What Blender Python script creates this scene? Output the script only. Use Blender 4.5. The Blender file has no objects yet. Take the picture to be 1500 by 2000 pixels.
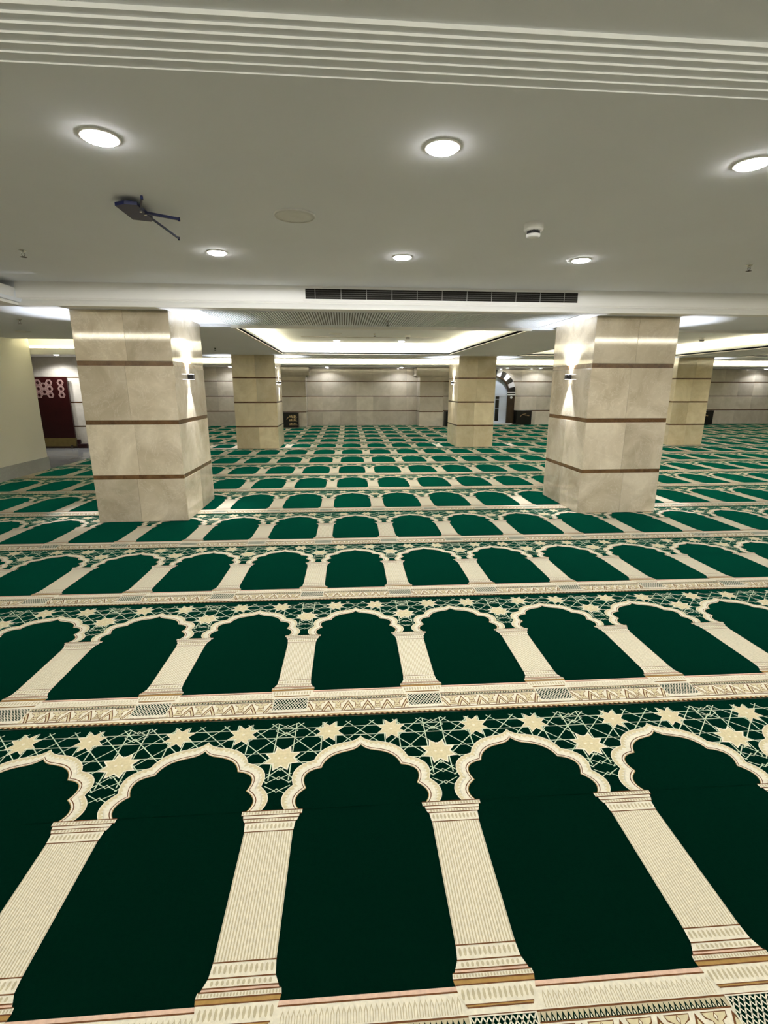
import bpy, bmesh, math, random
from mathutils import Vector, Matrix
random.seed(7)
PI = math.pi
scene = bpy.context.scene
COL = scene.collection

# ------------------------------------------------------------------ camera
cd = bpy.data.cameras.new('camera'); cam = bpy.data.objects.new('camera', cd); COL.objects.link(cam)
F, PITCH, YAW, ROLL, CH = 962.14, 0.24804, -0.0808, 0.00107, 1.36886
cd.sensor_fit = 'VERTICAL'; cd.sensor_height = 24.0; cd.lens = F / 2000 * 24.0
cd.clip_start = 0.02; cd.clip_end = 100
cy, sy = math.cos(YAW), math.sin(YAW)
fwd = Vector((-sy*math.cos(PITCH), cy*math.cos(PITCH), -math.sin(PITCH)))
rt = Vector((cy, sy, 0)); up = rt.cross(fwd)
r2 = rt*math.cos(ROLL) + up*math.sin(ROLL); u2 = -rt*math.sin(ROLL) + up*math.cos(ROLL)
cam.matrix_world = Matrix(((r2.x, u2.x, -fwd.x, 0), (r2.y, u2.y, -fwd.y, 0), (r2.z, u2.z, -fwd.z, CH), (0, 0, 0, 1)))
scene.camera = cam

# ------------------------------------------------------------------ world / exposure / light levels
w = bpy.data.worlds.new('world'); scene.world = w; w.use_nodes = True
w.node_tree.nodes['Background'].inputs[0].default_value = (0.8, 0.85, 0.9, 1)
w.node_tree.nodes['Background'].inputs[1].default_value = 0.0
vs = scene.view_settings
vs.view_transform = 'Standard'; vs.look = 'None'; vs.gamma = 1.0; vs.use_curve_mapping = False
vs.exposure = 0.82
scene.cycles.use_denoising = True
scene.cycles.max_bounces = 8; scene.cycles.diffuse_bounces = 5; scene.cycles.glossy_bounces = 4
scene.cycles.sample_clamp_indirect = 6.0
WARM = (1.0, 0.88, 0.58); NEUT = (0.95, 0.965, 1.0); COOL = (0.86, 0.90, 1.0)
P_DOWN, P_COVE, P_SCU, P_SCD, P_WALL = 24.0, 6.0, 24.0, 40.0, 12.0

def link_light(name, ld, loc, rot=(0, 0, 0), parent=None):
    o = bpy.data.objects.new(name, ld); COL.objects.link(o); o.location = loc; o.rotation_euler = rot
    if parent: o.parent = parent
    return o
def area(name, loc, sx, sy, power, col, rot=(0, 0, 0)):
    ld = bpy.data.lights.new(name, 'AREA'); ld.shape = 'RECTANGLE'; ld.size = sx; ld.size_y = sy
    ld.energy = power; ld.color = col
    return link_light(name, ld, loc, rot)

ZS, ZF, ZC = 2.055, 2.075, 2.272      # rear soffit, front beam soffit, raised ceiling

# ------------------------------------------------------------------ materials
def mat(name, col, rough=0.5, spec=0.5, metal=0.0, emit=None, es=0.0, sheen=0.0):
    m = bpy.data.materials.new(name); m.use_nodes = True
    b = m.node_tree.nodes['Principled BSDF']
    b.inputs['Base Color'].default_value = (*col, 1); b.inputs['Roughness'].default_value = rough
    b.inputs['Specular IOR Level'].default_value = spec; b.inputs['Metallic'].default_value = metal
    if sheen:
        b.inputs['Sheen Weight'].default_value = sheen; b.inputs['Sheen Roughness'].default_value = 0.4
        b.inputs['Sheen Tint'].default_value = (*col, 1)
    if emit:
        b.inputs['Emission Color'].default_value = (*emit, 1); b.inputs['Emission Strength'].default_value = es
    return m
def noisy(m, scale, amt, detail=4, bump=0.0, bscale=None, dist=0.01):
    """multiply the base colour by a soft noise and optionally add a bump"""
    nt = m.node_tree; N = nt.nodes; L = nt.links; b = N['Principled BSDF']
    tc = N.new('ShaderNodeTexCoord')
    n = N.new('ShaderNodeTexNoise'); n.inputs['Scale'].default_value = scale; n.inputs['Detail'].default_value = detail
    L.new(tc.outputs['Object'], n.inputs['Vector'])
    mr = N.new('ShaderNodeMapRange'); mr.inputs['From Min'].default_value = 0.3; mr.inputs['From Max'].default_value = 0.7
    mr.inputs['To Min'].default_value = 1-amt; mr.inputs['To Max'].default_value = 1+amt
    L.new(n.outputs['Fac'], mr.inputs['Value'])
    mx = N.new('ShaderNodeVectorMath'); mx.operation = 'SCALE'
    mx.inputs[0].default_value = b.inputs['Base Color'].default_value[:3]
    L.new(mr.outputs[0], mx.inputs['Scale']); L.new(mx.outputs[0], b.inputs['Base Color'])
    if bump:
        n2 = N.new('ShaderNodeTexNoise'); n2.inputs['Scale'].default_value = bscale or scale*4
        L.new(tc.outputs['Object'], n2.inputs['Vector'])
        bp = N.new('ShaderNodeBump'); bp.inputs['Strength'].default_value = bump; bp.inputs['Distance'].default_value = dist
        L.new(n2.outputs['Fac'], bp.inputs['Height']); L.new(bp.outputs[0], b.inputs['Normal'])
    return m
def marble(name, c1, c2, vein, rough=0.055, scale=2.6, slabvar=0.24):
    m = mat(name, c1, rough, 0.5); nt = m.node_tree; N = nt.nodes; L = nt.links; b = N['Principled BSDF']
    tc = N.new('ShaderNodeTexCoord')
    at = N.new('ShaderNodeAttribute'); at.attribute_name = 'slab'
    off = N.new('ShaderNodeVectorMath'); off.operation = 'MULTIPLY_ADD'
    off.inputs[1].default_value = (37.0, 21.0, 53.0)
    L.new(at.outputs['Vector'], off.inputs[0]); L.new(tc.outputs['Object'], off.inputs[2])
    n1 = N.new('ShaderNodeTexNoise'); n1.inputs['Scale'].default_value = scale; n1.inputs['Detail'].default_value = 8
    n1.inputs['Roughness'].default_value = 0.6; n1.inputs['Distortion'].default_value = 0.8
    L.new(off.outputs[0], n1.inputs['Vector'])
    cr = N.new('ShaderNodeValToRGB'); cr.color_ramp.elements[0].position = 0.35; cr.color_ramp.elements[1].position = 0.68
    cr.color_ramp.elements[0].color = (*c2, 1); cr.color_ramp.elements[1].color = (*c1, 1)
    L.new(n1.outputs['Fac'], cr.inputs[0])
    n2 = N.new('ShaderNodeTexNoise'); n2.inputs['Scale'].default_value = scale*1.6; n2.inputs['Detail'].default_value = 10
    n2.inputs['Roughness'].default_value = 0.65; n2.inputs['Distortion'].default_value = 1.6
    L.new(off.outputs[0], n2.inputs['Vector'])
    vr = N.new('ShaderNodeValToRGB'); e = vr.color_ramp.elements
    e[0].position = 0.485; e[0].color = (0, 0, 0, 1); e[1].position = 0.5; e[1].color = (1, 1, 1, 1)
    k = vr.color_ramp.elements.new(0.515); k.color = (0, 0, 0, 1)
    L.new(n2.outputs['Fac'], vr.inputs[0])
    ms = N.new('ShaderNodeMath'); ms.operation = 'MULTIPLY'; ms.inputs[1].default_value = 0.35; L.new(vr.outputs[0], ms.inputs[0])
    mx = N.new('ShaderNodeMix'); mx.data_type = 'RGBA'; mx.inputs[7].default_value = (*vein, 1)
    L.new(ms.outputs[0], mx.inputs[0]); L.new(cr.outputs[0], mx.inputs[6])
    mr = N.new('ShaderNodeMapRange'); mr.inputs['To Min'].default_value = 1-slabvar; mr.inputs['To Max'].default_value = 1+slabvar*0.6
    L.new(at.outputs['Fac'], mr.inputs['Value'])
    sc = N.new('ShaderNodeVectorMath'); sc.operation = 'SCALE'
    L.new(mx.outputs[2], sc.inputs[0]); L.new(mr.outputs[0], sc.inputs['Scale']); L.new(sc.outputs[0], b.inputs['Base Color'])
    return m

M = {}
M['ceil'] = noisy(mat('ceiling_paint', (0.83, 0.86, 0.89), 0.85, 0.2), 1.5, 0.02, bump=0.03, bscale=60)
M['white'] = noisy(mat('white_gypsum', (0.88, 0.87, 0.83), 0.7, 0.25), 2, 0.015)
M['plaster'] = noisy(mat('cream_wall_paint', (0.72, 0.69, 0.58), 0.5, 0.35), 0.8, 0.03)
M['beige'] = marble('beige_marble', (0.72, 0.635, 0.48), (0.49, 0.415, 0.29), (0.84, 0.78, 0.66))
M['beige2'] = marble('golden_beige_marble', (0.84, 0.73, 0.50), (0.66, 0.545, 0.33), (0.82, 0.74, 0.56))
M['wallm'] = marble('grey_beige_wall_marble', (0.74, 0.68, 0.58), (0.60, 0.545, 0.45), (0.80, 0.74, 0.65), rough=0.08, slabvar=0.18)
M['band'] = marble('brown_stone_band', (0.17, 0.092, 0.036), (0.09, 0.045, 0.018), (0.26, 0.15, 0.07), rough=0.25, scale=9, slabvar=0.2)
M['greym'] = marble('grey_floor_marble', (0.40, 0.40, 0.38), (0.33, 0.33, 0.315), (0.5, 0.5, 0.48), rough=0.12, scale=1.2, slabvar=0.05)
M['lamp'] = mat('lamp_lens', (1, 1, 1), 0.4, 0.3, emit=(1, 0.98, 0.95), es=45)
M['lamp_s'] = mat('sconce_lens', (1, 1, 1), 0.4, 0.3, emit=(0.95, 0.96, 1.0), es=22)
M['led'] = mat('cove_led_tape', (1, 1, 0.9), 0.5, 0.3, emit=(1.0, 0.92, 0.72), es=17)
M['chrome'] = mat('satin_chrome', (0.7, 0.7, 0.68), 0.25, 0.5, 1.0)
M['black'] = noisy(mat('black_metal', (0.012, 0.012, 0.014), 0.4, 0.5), 30, 0.1)
M['dark'] = noisy(mat('dark_duct', (0.02, 0.018, 0.015), 0.8, 0.1), 20, 0.1)
M['navy'] = noisy(mat('navy_painted_steel', (0.004, 0.008, 0.050), 0.45, 0.3), 20, 0.1)
M['plastic'] = noisy(mat('white_plastic', (0.78, 0.78, 0.75), 0.4, 0.4), 20, 0.02)
M['grill'] = mat('speaker_grille', (0.76, 0.76, 0.72), 0.7, 0.3)
M['louv'] = mat('vent_louvre_metal', (0.35, 0.35, 0.32), 0.6, 0.3)
M['shade'] = mat('grey_gap_shade', (0.22, 0.22, 0.20), 0.8, 0.2)
M['maroon'] = noisy(mat('dark_maroon_wood', (0.024, 0.003, 0.0025), 0.35, 0.4), 9, 0.2)
M['latt_w'] = noisy(mat('pale_fretwork', (0.34, 0.21, 0.18), 0.5, 0.3), 20, 0.05)
M['goldw'] = noisy(mat('olive_gold_plinth', (0.16, 0.115, 0.03), 0.4, 0.5), 12, 0.15)
M['ebony'] = noisy(mat('black_lacquer', (0.008, 0.007, 0.007), 0.25, 0.5), 10, 0.1)
M['gold'] = mat('gold_inlay', (0.55, 0.40, 0.20), 0.4, 0.5, 0.6)
M['vwhite'] = noisy(mat('white_marble', (0.75, 0.74, 0.74), 0.25, 0.5), 5, 0.06)
M['vblack'] = noisy(mat('black_marble', (0.012, 0.012, 0.012), 0.2, 0.5), 5, 0.1)
M['frost'] = noisy(mat('frosted_door_panel', (0.62, 0.70, 0.84), 0.25, 0.5), 3, 0.05)
M['brownst'] = noisy(mat('dark_brown_stone', (0.035, 0.02, 0.01), 0.25, 0.5), 6, 0.2)
# carpet yarns
def yarn(name, col, amt=0.10, sheen=0.12):
    return noisy(mat(name, col, 0.95, 0.05, sheen=sheen), 90, amt, detail=6, bump=0.35, bscale=420, dist=0.002)
M['c_green'] = yarn('green_pile', (0.0003, 0.0085, 0.0044), 0.12, 0.0)
b_ = M['c_green'].node_tree.nodes['Principled BSDF']; b_.inputs['Specular IOR Level'].default_value = 0.0
b_.inputs['Sheen Weight'].default_value = 0.58; b_.inputs['Sheen Roughness'].default_value = 0.34; b_.inputs['Sheen Tint'].default_value = (0.01, 0.42, 0.27, 1)
M['c_cream'] = yarn('cream_pile', (0.66, 0.61, 0.475))
M['c_rib'] = yarn('khaki_pile', (0.44, 0.38, 0.25))
M['c_tan'] = yarn('tan_pile', (0.55, 0.475, 0.295))
M['c_brown'] = yarn('brown_pile', (0.13, 0.055, 0.022))
M['c_pink'] = yarn('pink_beige_pile', (0.58, 0.40, 0.30))
M['c_gold'] = yarn('gold_brown_pile', (0.33, 0.20, 0.065))
M['c_mint'] = yarn('mint_thread', (0.50, 0.56, 0.40))
CM = ['c_green', 'c_cream', 'c_rib', 'c_tan', 'c_brown', 'c_pink', 'c_gold', 'c_mint']

# ------------------------------------------------------------------ mesh helpers
class MB:
    """collects faces with material slots and an optional per-slab random value"""
    def __init__(s): s.v = []; s.f = []; s.mi = []; s.sl = []; s.sm = []
    def face(s, pts, mi=0, slab=0.0, smooth=False):
        i = len(s.v); s.v += [tuple(p) for p in pts]; s.f.append(tuple(range(i, i+len(pts)))); s.mi.append(mi); s.sl.append(slab); s.sm.append(smooth)
    def box(s, x0, x1, y0, y1, z0, z1, mi=0, slab=0.0, bev=0.0):
        if bev <= 0:
            i = len(s.v)
            s.v += [(x0,y0,z0),(x1,y0,z0),(x1,y1,z0),(x0,y1,z0),(x0,y0,z1),(x1,y0,z1),(x1,y1,z1),(x0,y1,z1)]
            for q in ((0,3,2,1),(4,5,6,7),(0,1,5,4),(1,2,6,5),(2,3,7,6),(3,0,4,7)):
                s.f.append(tuple(i+k for k in q)); s.mi.append(mi); s.sl.append(slab); s.sm.append(False)
            return
        b = bev; bm = bmesh.new(); bmesh.ops.create_cube(bm, size=1)
        for v in bm.verts: v.co = ((x0+x1)/2+v.co.x*(x1-x0), (y0+y1)/2+v.co.y*(y1-y0), (z0+z1)/2+v.co.z*(z1-z0))
        bmesh.ops.bevel(bm, geom=bm.edges[:], offset=b, segments=1, affect='EDGES')
        s.bm(bm, mi, slab)
    def bm(s, bm, mi=0, slab=0.0, smooth=False, mw=None):
        i = len(s.v); bm.verts.index_update()
        for v in bm.verts: s.v.append(tuple(mw @ v.co) if mw else tuple(v.co))
        for f in bm.faces:
            s.f.append(tuple(i+v.index for v in f.verts)); s.mi.append(mi); s.sl.append(slab); s.sm.append(smooth)
        bm.free()
    def lathe(s, prof, c=(0, 0, 0), n=32, mi=0, smooth=True, axis='Z', cap=True):
        """prof: list of (r, h)"""
        def P(r, h, a):
            x, y = r*math.cos(a), r*math.sin(a)
            return (c[0]+x, c[1]+y, c[2]+h) if axis == 'Z' else ((c[0]+h, c[1]+x, c[2]+y) if axis == 'X' else (c[0]+x, c[1]+h, c[2]+y))
        i = len(s.v)
        for r, h in prof:
            for k in range(n): s.v.append(P(r, h, 2*PI*k/n))
        for j in range(len(prof)-1):
            for k in range(n):
                a, b = i+j*n+k, i+j*n+(k+1) % n
                s.f.append((a, b, b+n, a+n)); s.mi.append(mi); s.sl.append(0.0); s.sm.append(smooth)
        if cap:
            s.f.append(tuple(i+k for k in range(n))); s.mi.append(mi); s.sl.append(0.0); s.sm.append(False)
            e = i+(len(prof)-1)*n
            s.f.append(tuple(e+k for k in reversed(range(n)))); s.mi.append(mi); s.sl.append(0.0); s.sm.append(False)
    def rod(s, a, b, r, n=12, mi=0, w=None):
        a, b = Vector(a), Vector(b); d = b-a
        q = d.to_track_quat('Z', 'Y').to_matrix().to_4x4(); q.translation = (a+b)/2
        bm = bmesh.new()
        if w: 
            bmesh.ops.create_cube(bm, size=1)
            for v in bm.verts: v.co = (v.co.x*w[0], v.co.y*w[1], v.co.z*d.length)
            bmesh.ops.bevel(bm, geom=bm.edges[:], offset=min(w)*0.15, segments=2, affect='EDGES')
            s.bm(bm, mi, mw=q)
        else:
            bmesh.ops.create_cone(bm, cap_ends=True, segments=n, radius1=r, radius2=r, depth=d.length)
            s.bm(bm, mi, smooth=False, mw=q)
    def build(s, name, mats, parent=None):
        me = bpy.data.meshes.new(name); me.from_pydata(s.v, [], s.f)
        if not isinstance(mats, (list, tuple)): mats = [mats]
        for m in mats: me.materials.append(M[m] if isinstance(m, str) else m)
        me.polygons.foreach_set('material_index', s.mi); me.polygons.foreach_set('use_smooth', s.sm)
        at = me.attributes.new('slab', 'FLOAT', 'FACE'); at.data.foreach_set('value', s.sl)
        me.update()
        o = bpy.data.objects.new(name, me); COL.objects.link(o)
        if parent: o.parent = parent
        return o
def struct(o): o['kind'] = 'structure'; return o
def tag(o, label, cat, group=None):
    o['label'] = label; o['category'] = cat
    if group: o['group'] = group
    return o
def empty(name, loc, rz=0.0):
    o = bpy.data.objects.new(name, None); COL.objects.link(o); o.location = loc; o.rotation_euler = (0, 0, rz)
    o.empty_display_size = 0.1
    return o
def copy_tree(o, parent=None):
    c = o.copy(); COL.objects.link(c)
    if parent: c.parent = parent
    for ch in list(o.children): copy_tree(ch, c)
    return c

# ------------------------------------------------------------------ structure: floor
XL, XR, YB, YW = -5.08, 20.0, -3.6, 18.62
m = MB(); m.box(-9.0, XR+0.3, YB-0.3, YW+0.3, -0.20, -0.010); struct(m.build('floor', 'greym'))

# ------------------------------------------------------------------ structure: walls
def slab_wall(m, x0, x1, yf, z0, z1, bands, step=0.62, thick=0.25, start=None, face=-1, rows=None):
    """marble cladding slabs standing on plane y=yf, facing -Y, with band gaps"""
    zs = [z0]
    for b0, b1 in bands: zs += [b0, b1]
    zs.append(z1)
    for r in range(0, len(zs)-1, 2):
        x = (start if start is not None else x0); 
        while x < x1-1e-4:
            xe = min(x+step, x1)
            if xe > x0:
                m.box(max(x, x0)+0.0008, xe-0.0008, yf, yf+0.03, zs[r]+0.0005, zs[r+1]-0.0005, slab=random.random())
            x += step
WB = [(0.505, 0.535), (1.035, 1.065), (1.555, 1.585)]
m = MB(); slab_wall(m, XL-0.02, XR, YW, -0.01, 2.40, WB); m.box(XL-0.3, XR+0.3, YW+0.031, YW+0.3, -0.01, 2.6)
struct(m.build('wall_back', 'wallm'))
m = MB()
for b0, b1 in WB: m.box(XL-0.02, XR, YW+0.004, YW+0.032, b0, b1)
struct(m.build('trim_1', 'band'))
# left plastered wall, with its grey marble skirting
m = MB(); m.box(XL-0.24, XL, YB, 8.87, -0.01, 2.40); struct(m.build('wall_left', 'plaster'))
m = MB(); m.box(XL+0.0005, XL+0.014, YB, 8.87, -0.01, 0.205, bev=0.002); m.box(XL-0.24, XL+0.014, 8.872, 8.884, -0.01, 0.205)
struct(m.build('baseboard_left', 'greym'))
# alcove walls with the screen
AB = [(0.465, 0.495), (1.010, 1.040), (1.565, 1.590)]
m = MB(); slab_wall(m, -8.6, XL-0.02, 12.12, -0.01, 2.40, AB, step=0.9, start=-8.62); m.box(-8.6, XL-0.02, 12.151, 12.3, -0.01, 2.4)
struct(m.build('wall_alcove', 'wallm'))
m = MB()
for b0, b1 in AB: m.box(-8.6, XL-0.02, 12.125, 12.151, b0, b1)
struct(m.build('trim_2', 'band'))
m = MB(); m.box(XL-0.2, XL-0.02, 12.3, YW, -0.01, 2.4); struct(m.build('wall_left_rear', 'wallm'))
m = MB(); m.box(-8.8, -8.6, 8.0, 12.3, -0.01, 2.4); struct(m.build('wall_alcove_side', 'plaster'))
m = MB(); m.box(XR, XR+0.2, YB, YW, -0.01, 2.5); struct(m.build('wall_right', 'wallm'))
m = MB(); m.box(-9, XR+0.2, YB-0.2, YB, -0.01, 2.6); struct(m.build('wall_behind', 'plaster'))

# ------------------------------------------------------------------ structure: ceiling (soffits with recessed coffers)
def plate(m, x0, x1, y0, y1, z, t, holes):
    xs = sorted({x0, x1} | {min(max(h[k], x0), x1) for h in holes for k in (0, 1)})
    ys = sorted({y0, y1} | {min(max(h[k], y0), y1) for h in holes for k in (2, 3)})
    for a, b in zip(xs, xs[1:]):
        for c, d in zip(ys, ys[1:]):
            cx, cyy = (a+b)/2, (c+d)/2
            if b-a < 1e-5 or d-c < 1e-5: continue
            if any(h[0] < cx < h[1] and h[2] < cyy < h[3] for h in holes): continue
            m.box(a, b, c, d, z, z+t)
C1 = (-1.25, 2.28, 6.30, 11.0); C2 = (3.88, 7.41, 6.30, 11.0); C3 = (9.01, 12.54, 6.30, 11.0); C3b = (14.1, 17.6, 6.30, 11.0)
C4 = (-4.7, 18.6, 12.36, 17.08)
FRONT = (-2.87, 7.6, 1.80, 4.93)
NEAR = (-4.4, 14.0, YB+0.55, 1.50)
# rear soffit
m = MB(); plate(m, XL-0.02, XR, 6.26, YW, ZS, 0.045, [C1, C2, C3, C3b, C4, (XL-0.02, -3.6, 8.45, 9.34), (XL-0.02, -2.80, 6.26, 8.46)])
plate(m, XL-0.02, -2.81, 3.41, 8.45, ZS+0.035, 0.03, [])
plate(m, XL-0.02, XL-0.02+0.001, 6.26, 6.3, ZS, 0.03, [])
struct(m.build('ceiling_soffit', 'ceil'))
# front beam soffit + left bay
m = MB(); plate(m, XL, XR, YB, 6.26, ZF, 0.035, [(FRONT[0], 14.0, 0.9, 4.93), (XL, FRONT[0]+0.01, 0.0, 3.40), (XL, -2.80, 3.41, 6.26), (FRONT[0], 14.0, 0.0, 0.91), (NEAR[0], NEAR[1], NEAR[2], 1.51)])
struct(m.build('ceiling_beam_soffit', 'ceil'))
# raised ceiling over everything
m = MB(); m.box(-9, XR+0.2, 1.80, YW, ZC, ZC+0.10)
# stepped fluting, each plate a little lower than the one before it, seen from behind
z = ZC; yprev = 1.80
for k in range(7):
    t = 0.5109+(0.5899-0.5109)*k/6
    y = (z-1.36886)/t
    m.box(XL-0.05, 14.2, y, yprev, z, z+0.10)
    yprev = y+0.0; z += 0.0042+0.0006*k
ZN = z
struct(m.build('ceiling', 'ceil'))
m = MB(); m.box(XL-0.05, 14.2, 0.35, 1.70, ZN+0.004, ZN+0.06); m.box(-9, XR+0.2, YB, 0.35, ZN+0.04, ZN+0.10)
struct(m.build('ceiling_near', 'ceil'))
# alcove ceiling, low, with a glowing cove above its lip
m = MB(); m.box(-8.8, XL-0.002, 9.05, 12.115, 2.02, 2.035); m.box(XL, -3.6, 9.05, 12.115, 2.02, 2.035)
m.box(-8.8, XL-0.002, 8.89, 9.05, 1.90, 1.93); m.box(XL, -3.6, 8.905, 9.05, 1.90, 1.93); m.box(-8.8, -3.6, 9.05, 9.06, 1.90, 2.03)
m.box(XL-0.4, -3.6, 8.885, 8.905, 1.885, 1.985); m.box(-3.62, -3.6, 8.905, 12.115, 1.93, ZS); m.box(-8.8, -3.6, 9.30, 9.33, 1.93, ZC)
struct(m.build('ceiling_alcove', 'white'))

# coffer edge mouldings: lip around each opening
def ring(m, h, z0, z1, t, out=0.0):
    x0, x1, y0, y1 = h
    x0 -= out; x1 += out; y0 -= out; y1 += out
    m.box(x0-t, x1+t, y0-t, y0, z0, z1); m.box(x0-t, x1+t, y1, y1+t, z0, z1)
    m.box(x0-t, x0, y0, y1, z0, z1); m.box(x1, x1+t, y0, y1, z0, z1)
n_tr = 3
for h in (C1, C2, C3, C3b, C4):
    m = MB()
    ring(m, h, ZS-0.012, ZS+0.024, 0.05)                       # outer bead hanging under the soffit
    ring(m, (h[0]-0.0, h[1]+0.0, h[2]-0.0, h[3]+0.0), ZS+0.024, ZS+0.052, 0.075, out=0.022)
    ring(m, h, ZS+0.052, ZS+0.078, 0.07, out=0.040)
    o = struct(m.build('trim_%d' % n_tr, 'white')); n_tr += 1
    m = MB(); ring(m, h, ZS+0.03, ZC, 0.03, out=0.27)           # cove back walls
    struct(m.build('trim_%d' % n_tr, 'white')); n_tr += 1
# front coffer: left cornice and the beam face
def loft_x(m, prof, x0, x1, mi=0):
    for (a, b), (c, d) in zip(prof, prof[1:]): m.face([(x0, a, b), (x1, a, b), (x1, c, d), (x0, c, d)], mi)
    m.face([(x0, a, b) for a, b in prof], mi); m.face([(x1, a, b) for a, b in reversed(prof)], mi)
YF = 4.93
prof = [(YF+0.10, 2.272), (YF+0.012, 2.272), (YF+0.012, 2.139), (YF-0.010, 2.137), (YF-0.014, 2.128), (YF-0.006, 2.120),
        (YF-0.022, 2.108), (YF-0.030, 2.092), (YF-0.034, 2.084), (YF-0.034, 2.066), (YF+0.10, 2.066)]
m = MB(); loft_x(m, prof, FRONT[0]+0.001, 14.0); struct(m.build('trim_20', 'white'))
prof = [(FRONT[0]-0.16, 2.2), (FRONT[0]-0.005, 2.222), (FRONT[0]+0.0, 2.215), (FRONT[0]-0.02, 2.17), (FRONT[0]-0.02, 2.140), (FRONT[0]+0.010, 2.137),
        (FRONT[0]+0.014, 2.128), (FRONT[0]+0.006, 2.120), (FRONT[0]+0.022, 2.108), (FRONT[0]+0.034, 2.084), (FRONT[0]+0.034, 2.066), (FRONT[0]-0.16, 2.066)]
m = MB()
y0, y1 = 3.40, YF+0.02
for (a, b), (c, d) in zip(prof, prof[1:]): m.face([(a, y1, b), (a, y0, b), (c, y0, d), (c, y1, d)])
m.face([(a, y1, b) for a, b in prof]); m.face([(a, y0, b) for a, b in reversed(prof)])
struct(m.build('trim_21', 'white'))
m = MB(); m.box(FRONT[0]-0.45, FRONT[0]-0.42, 3.42, YF+0.1, 2.10, ZC); m.box(XL, FRONT[0]+0.03, 3.385, 3.41, 2.066, ZC); m.box(FRONT[0]-0.45, FRONT[0]-0.0, YF+0.02, YF+0.06, 2.10, ZC)
struct(m.build('trim_22', 'ceil'))
# ribbed return-air soffit panels between the pillars
e = empty('ceiling_grille', (0.53, 5.6, ZF)); tag(e, 'ribbed grey soffit grille spanning between the two near pillars', 'grille')
m = MB(); m.box(-1.83, 1.83, -0.54, 0.54, -0.0022, -0.0004); m.build('backing', 'shade', e)  # dark grey sheet: shade between the slats put into its colour
m = MB(); x = -1.82
while x < 1.82:
    m.box(x, x+0.013, -0.54, 0.54, -0.012, -0.0022); x += 0.026
m.build('slats', 'ceil', e)
m = MB(); m.box(-1.845, 1.845, -0.56, -0.54, -0.013, -0.0004); m.box(-1.845, 1.845, 0.54, 0.56, -0.013, -0.0004); m.box(-1.845, -1.83, -0.54, 0.54, -0.013, -0.0004); m.box(1.83, 1.845, -0.54, 0.54, -0.013, -0.0004)
m.build('frame', 'ceil', e)

# back beam of the near coffer, directly above the photographer, with a lit LED profile along its face
m = MB(); m.box(XL, 14.2, -0.30, 0.0, ZC-0.03, ZN+0.03); struct(m.build('trim_23', 'white'))
m = MB(); m.box(XL+0.03, 9.6, 0.0005, 0.010, 2.275, 2.350)
tag(m.build('led_profile', 'led'), 'long warm linear light on the ceiling step above the photographer', 'light strip')

# ------------------------------------------------------------------ cove lights (LED tape lying on the lips)
def cove(h, p=P_COVE, col=WARM):
    x0, x1, y0, y1 = h; o = 0.17; z = ZS+0.06
    lx, ly = x1-x0+0.2, y1-y0+0.2
    area('cove_light', ((x0+x1)/2, y1+o, z), lx, 0.05, p*lx, col, (PI+0.75, 0, 0))
    area('cove_light', ((x0+x1)/2, y0-o, z), lx, 0.05, p*lx, col, (PI-0.75, 0, 0))
    area('cove_light', (x0-o, (y0+y1)/2, z), 0.05, ly, p*ly, col, (0, PI+0.75, 0))
    area('cove_light', (x1+o, (y0+y1)/2, z), 0.05, ly, p*ly, col, (0, PI-0.75, 0))
for h in (C1, C2, C3, C3b): cove(h)
area('cove_light', ((C4[0]+C4[1])/2, C4[3]+0.17, ZS+0.06), C4[1]-C4[0], 0.05, P_COVE*(C4[1]-C4[0]), WARM, (PI, 0, 0))
area('cove_light', ((C4[0]+C4[1])/2, C4[2]-0.17, ZS+0.06), C4[1]-C4[0], 0.05, P_COVE*(C4[1]-C4[0]), WARM, (PI, 0, 0))
area('cove_light', (-4.4, 8.98, 1.95), 1.5, 0.05, 11.0, (1.0, 0.90, 0.55), (PI-0.6, 0, 0))
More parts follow.
